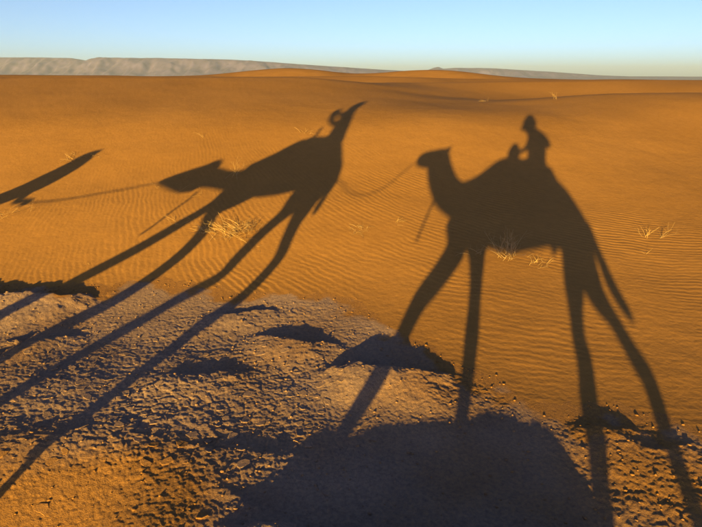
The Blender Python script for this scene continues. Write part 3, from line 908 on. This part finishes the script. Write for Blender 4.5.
ln = bmesh.ops.create_cone(bm, cap_ends=True, segments=20, radius1=.024, radius2=.021, depth=.03)
bmesh.ops.rotate(bm, cent=(0, 0, 0), matrix=Matrix.Rotation(math.radians(90), 3, 'X'), verts=ln['verts'])
bmesh.ops.translate(bm, vec=(0, .027, 0), verts=ln['verts'])
bt = bmesh.ops.create_cone(bm, cap_ends=True, segments=12, radius1=.006, radius2=.006, depth=.008)
bmesh.ops.translate(bm, vec=(.03, 0, .033), verts=bt['verts'])
me = bpy.data.meshes.new('compact_camera'); bm.to_mesh(me); bm.free(); me.materials.append(M['black'])
o = link(bpy.data.objects.new('compact_camera', me)); o.location = (0, -.07, 2.59)
tag(o, 'small black compact camera held up by the hatted rider', 'camera')

# the leading camel
c1, s1 = camel(C1, 'camel', 'tawny dromedary at the front of the rope line, head held low', 'dark red blanket saddle with an upright iron handle',
               3.33, 4.2, (.10, .05, .04, .02), .5, (0, 0, 0, 2))
tube_obj('handle', [(u, 0, z) for u, z, r in C1['spike']], .030, M['iron'], parent=s1)
ru, rz, _ = C1['r_torso'][0]
B = rider(C1, 'person', '', ru, rz+.03, .2)
B.chain([(u, 0, z, r) for u, z, r in C1['r_head']], .9, 12, .4)
lp = C1['loop']
B.chain([(u, -.12+.03*k, z, max(r, .05)) for k, (u, z, r) in enumerate(lp[:4])], 1)
B.chain([(C1['r_torso'][3][0], .15, C1['r_torso'][3][1]+.04, .05), (lp[5][0], .12, lp[5][1], .042), (lp[4][0], .06, lp[4][1], .042), (lp[3][0], .0, lp[3][1], .042)], 1)
hand(B, lp[3][0]-.03, -.04, lp[3][1], s=1); hand(B, lp[3][0]-.03, .04, lp[3][1], s=-1)
bp = wp(ru, 0, rz)
p1 = B.build('person', M['shirt2'], (bp.x, bp.y, bp.z), .011, None, 2)
tag(p1, 'person in a dark jacket and tall cloth headwrap riding the leading camel, both arms forward', 'person', 'people of the caravan')
Hb = Body(); hh = C1['r_head']; Hb.chain([(u, 0, z, r*1.04) for u, z, r in hh[2:]], 1.0)
Hb.build('headwrap', M['hat'], wp(hh[2][0], 0, hh[2][1]), .012, p1)

# the guide on foot
gb = GUIDE['body']
ub, zb, rb = gb[0]
B = Body()
B.chain([(ub-.22, 0, .12, .25), (ub-.14, 0, .55, .21), (ub-.06, 0, .95, .17)]+[(u, 0, z, r) for u, z, r in gb[:6]], 1.25)
B.chain([(u, 0, z, r) for u, z, r in gb[5:]], .9)
for s in (-1, 1):
    p = wp(ub-.2, s*.1, 0); g = gz(p.x, p.y)
    B.chain([(ub-.24+.08*s, s*.1, g+.16, .06), (ub-.22+.08*s, s*.1, g+.06, .05)], 1)
    B.chain([(ub-.24+.08*s, s*.1, g+.04, .045), (ub-.02+.08*s, s*.1, g+.035, .036)], .9)
he = ROPES['r1g'][-1]
gs = gb[3]
B.chain([(gs[0], .17, gs[1]-.02, .07), (gs[0]-.12, .2, gs[1]-.22, .045), (he[0]+.06, .06, he[1]+.02, .026), (he[0], .02, he[1], .02)], 1)
B.chain([(gs[0], -.19, gs[1]-.02, .07), (gs[0]+.05, -.22, gs[1]-.3, .055), (gs[0]+.1, -.2, gs[1]-.55, .035)], 1)
hand(B, he[0]-.02, .02, he[1], s=-1); hand(B, gs[0]+.1, -.2, gs[1]-.58, s=1)
bp = wp(ub-.2, 0, 0)
g_ = B.build('person', M['robe'], (bp.x, bp.y, gz(bp.x, bp.y)), .012, None, 2)
tag(g_, 'person in a blue hooded robe walking ahead, leading the camels by a rope', 'person', 'people of the caravan')

tube_obj('lead_rope', [(u, 0, z) for u, z in ROPES['r21']], .010, M['rope'], 'sagging rope tying the rear camel to the saddle in front', 'rope')
tube_obj('lead_rope', [(u, 0, z) for u, z in ROPES['r1g']], .012, M['rope'], 'taut rope from the leading camel to the hand of the hooded person', 'rope')
tube_obj('halter_rope', [(u, 0, z) for u, z, r in C2['rope_end']], .018, M['rope'], 'loose rope end hanging from the neck of the camel under the hatted rider', 'rope')
tube_obj('halter_rope', [(u, 0, z) for u, z, r in C1['rope_end']], .02, M['rope'], 'loose rope end hanging from the low head of the leading camel', 'rope')

# ------------------------------------------------------------------ dusty air
bm = bmesh.new(); bmesh.ops.create_cube(bm, size=1)
bmesh.ops.scale(bm, vec=(34000, 34000, HAZE_TOP+140), verts=bm.verts)
me = bpy.data.meshes.new('haze'); bm.to_mesh(me); bm.free()
hz_m = bpy.data.materials.new('haze_air'); hz_m.use_nodes = True
hn = hz_m.node_tree; hn.nodes.clear()
pv = hn.nodes.new('ShaderNodeVolumePrincipled'); ho = hn.nodes.new('ShaderNodeOutputMaterial')
pv.inputs['Color'].default_value = (.56, .73, 1.0, 1); pv.inputs['Anisotropy'].default_value = .2; pv.inputs['Density'].default_value = HAZE_D
hn.links.new(pv.outputs[0], ho.inputs['Volume'])
me.materials.append(hz_m)
hz_o = link(bpy.data.objects.new('haze', me)); hz_o.location = (0, 0, (HAZE_TOP-140)/2)
tag(hz_o, 'thin dusty evening air over the desert', kind='stuff')
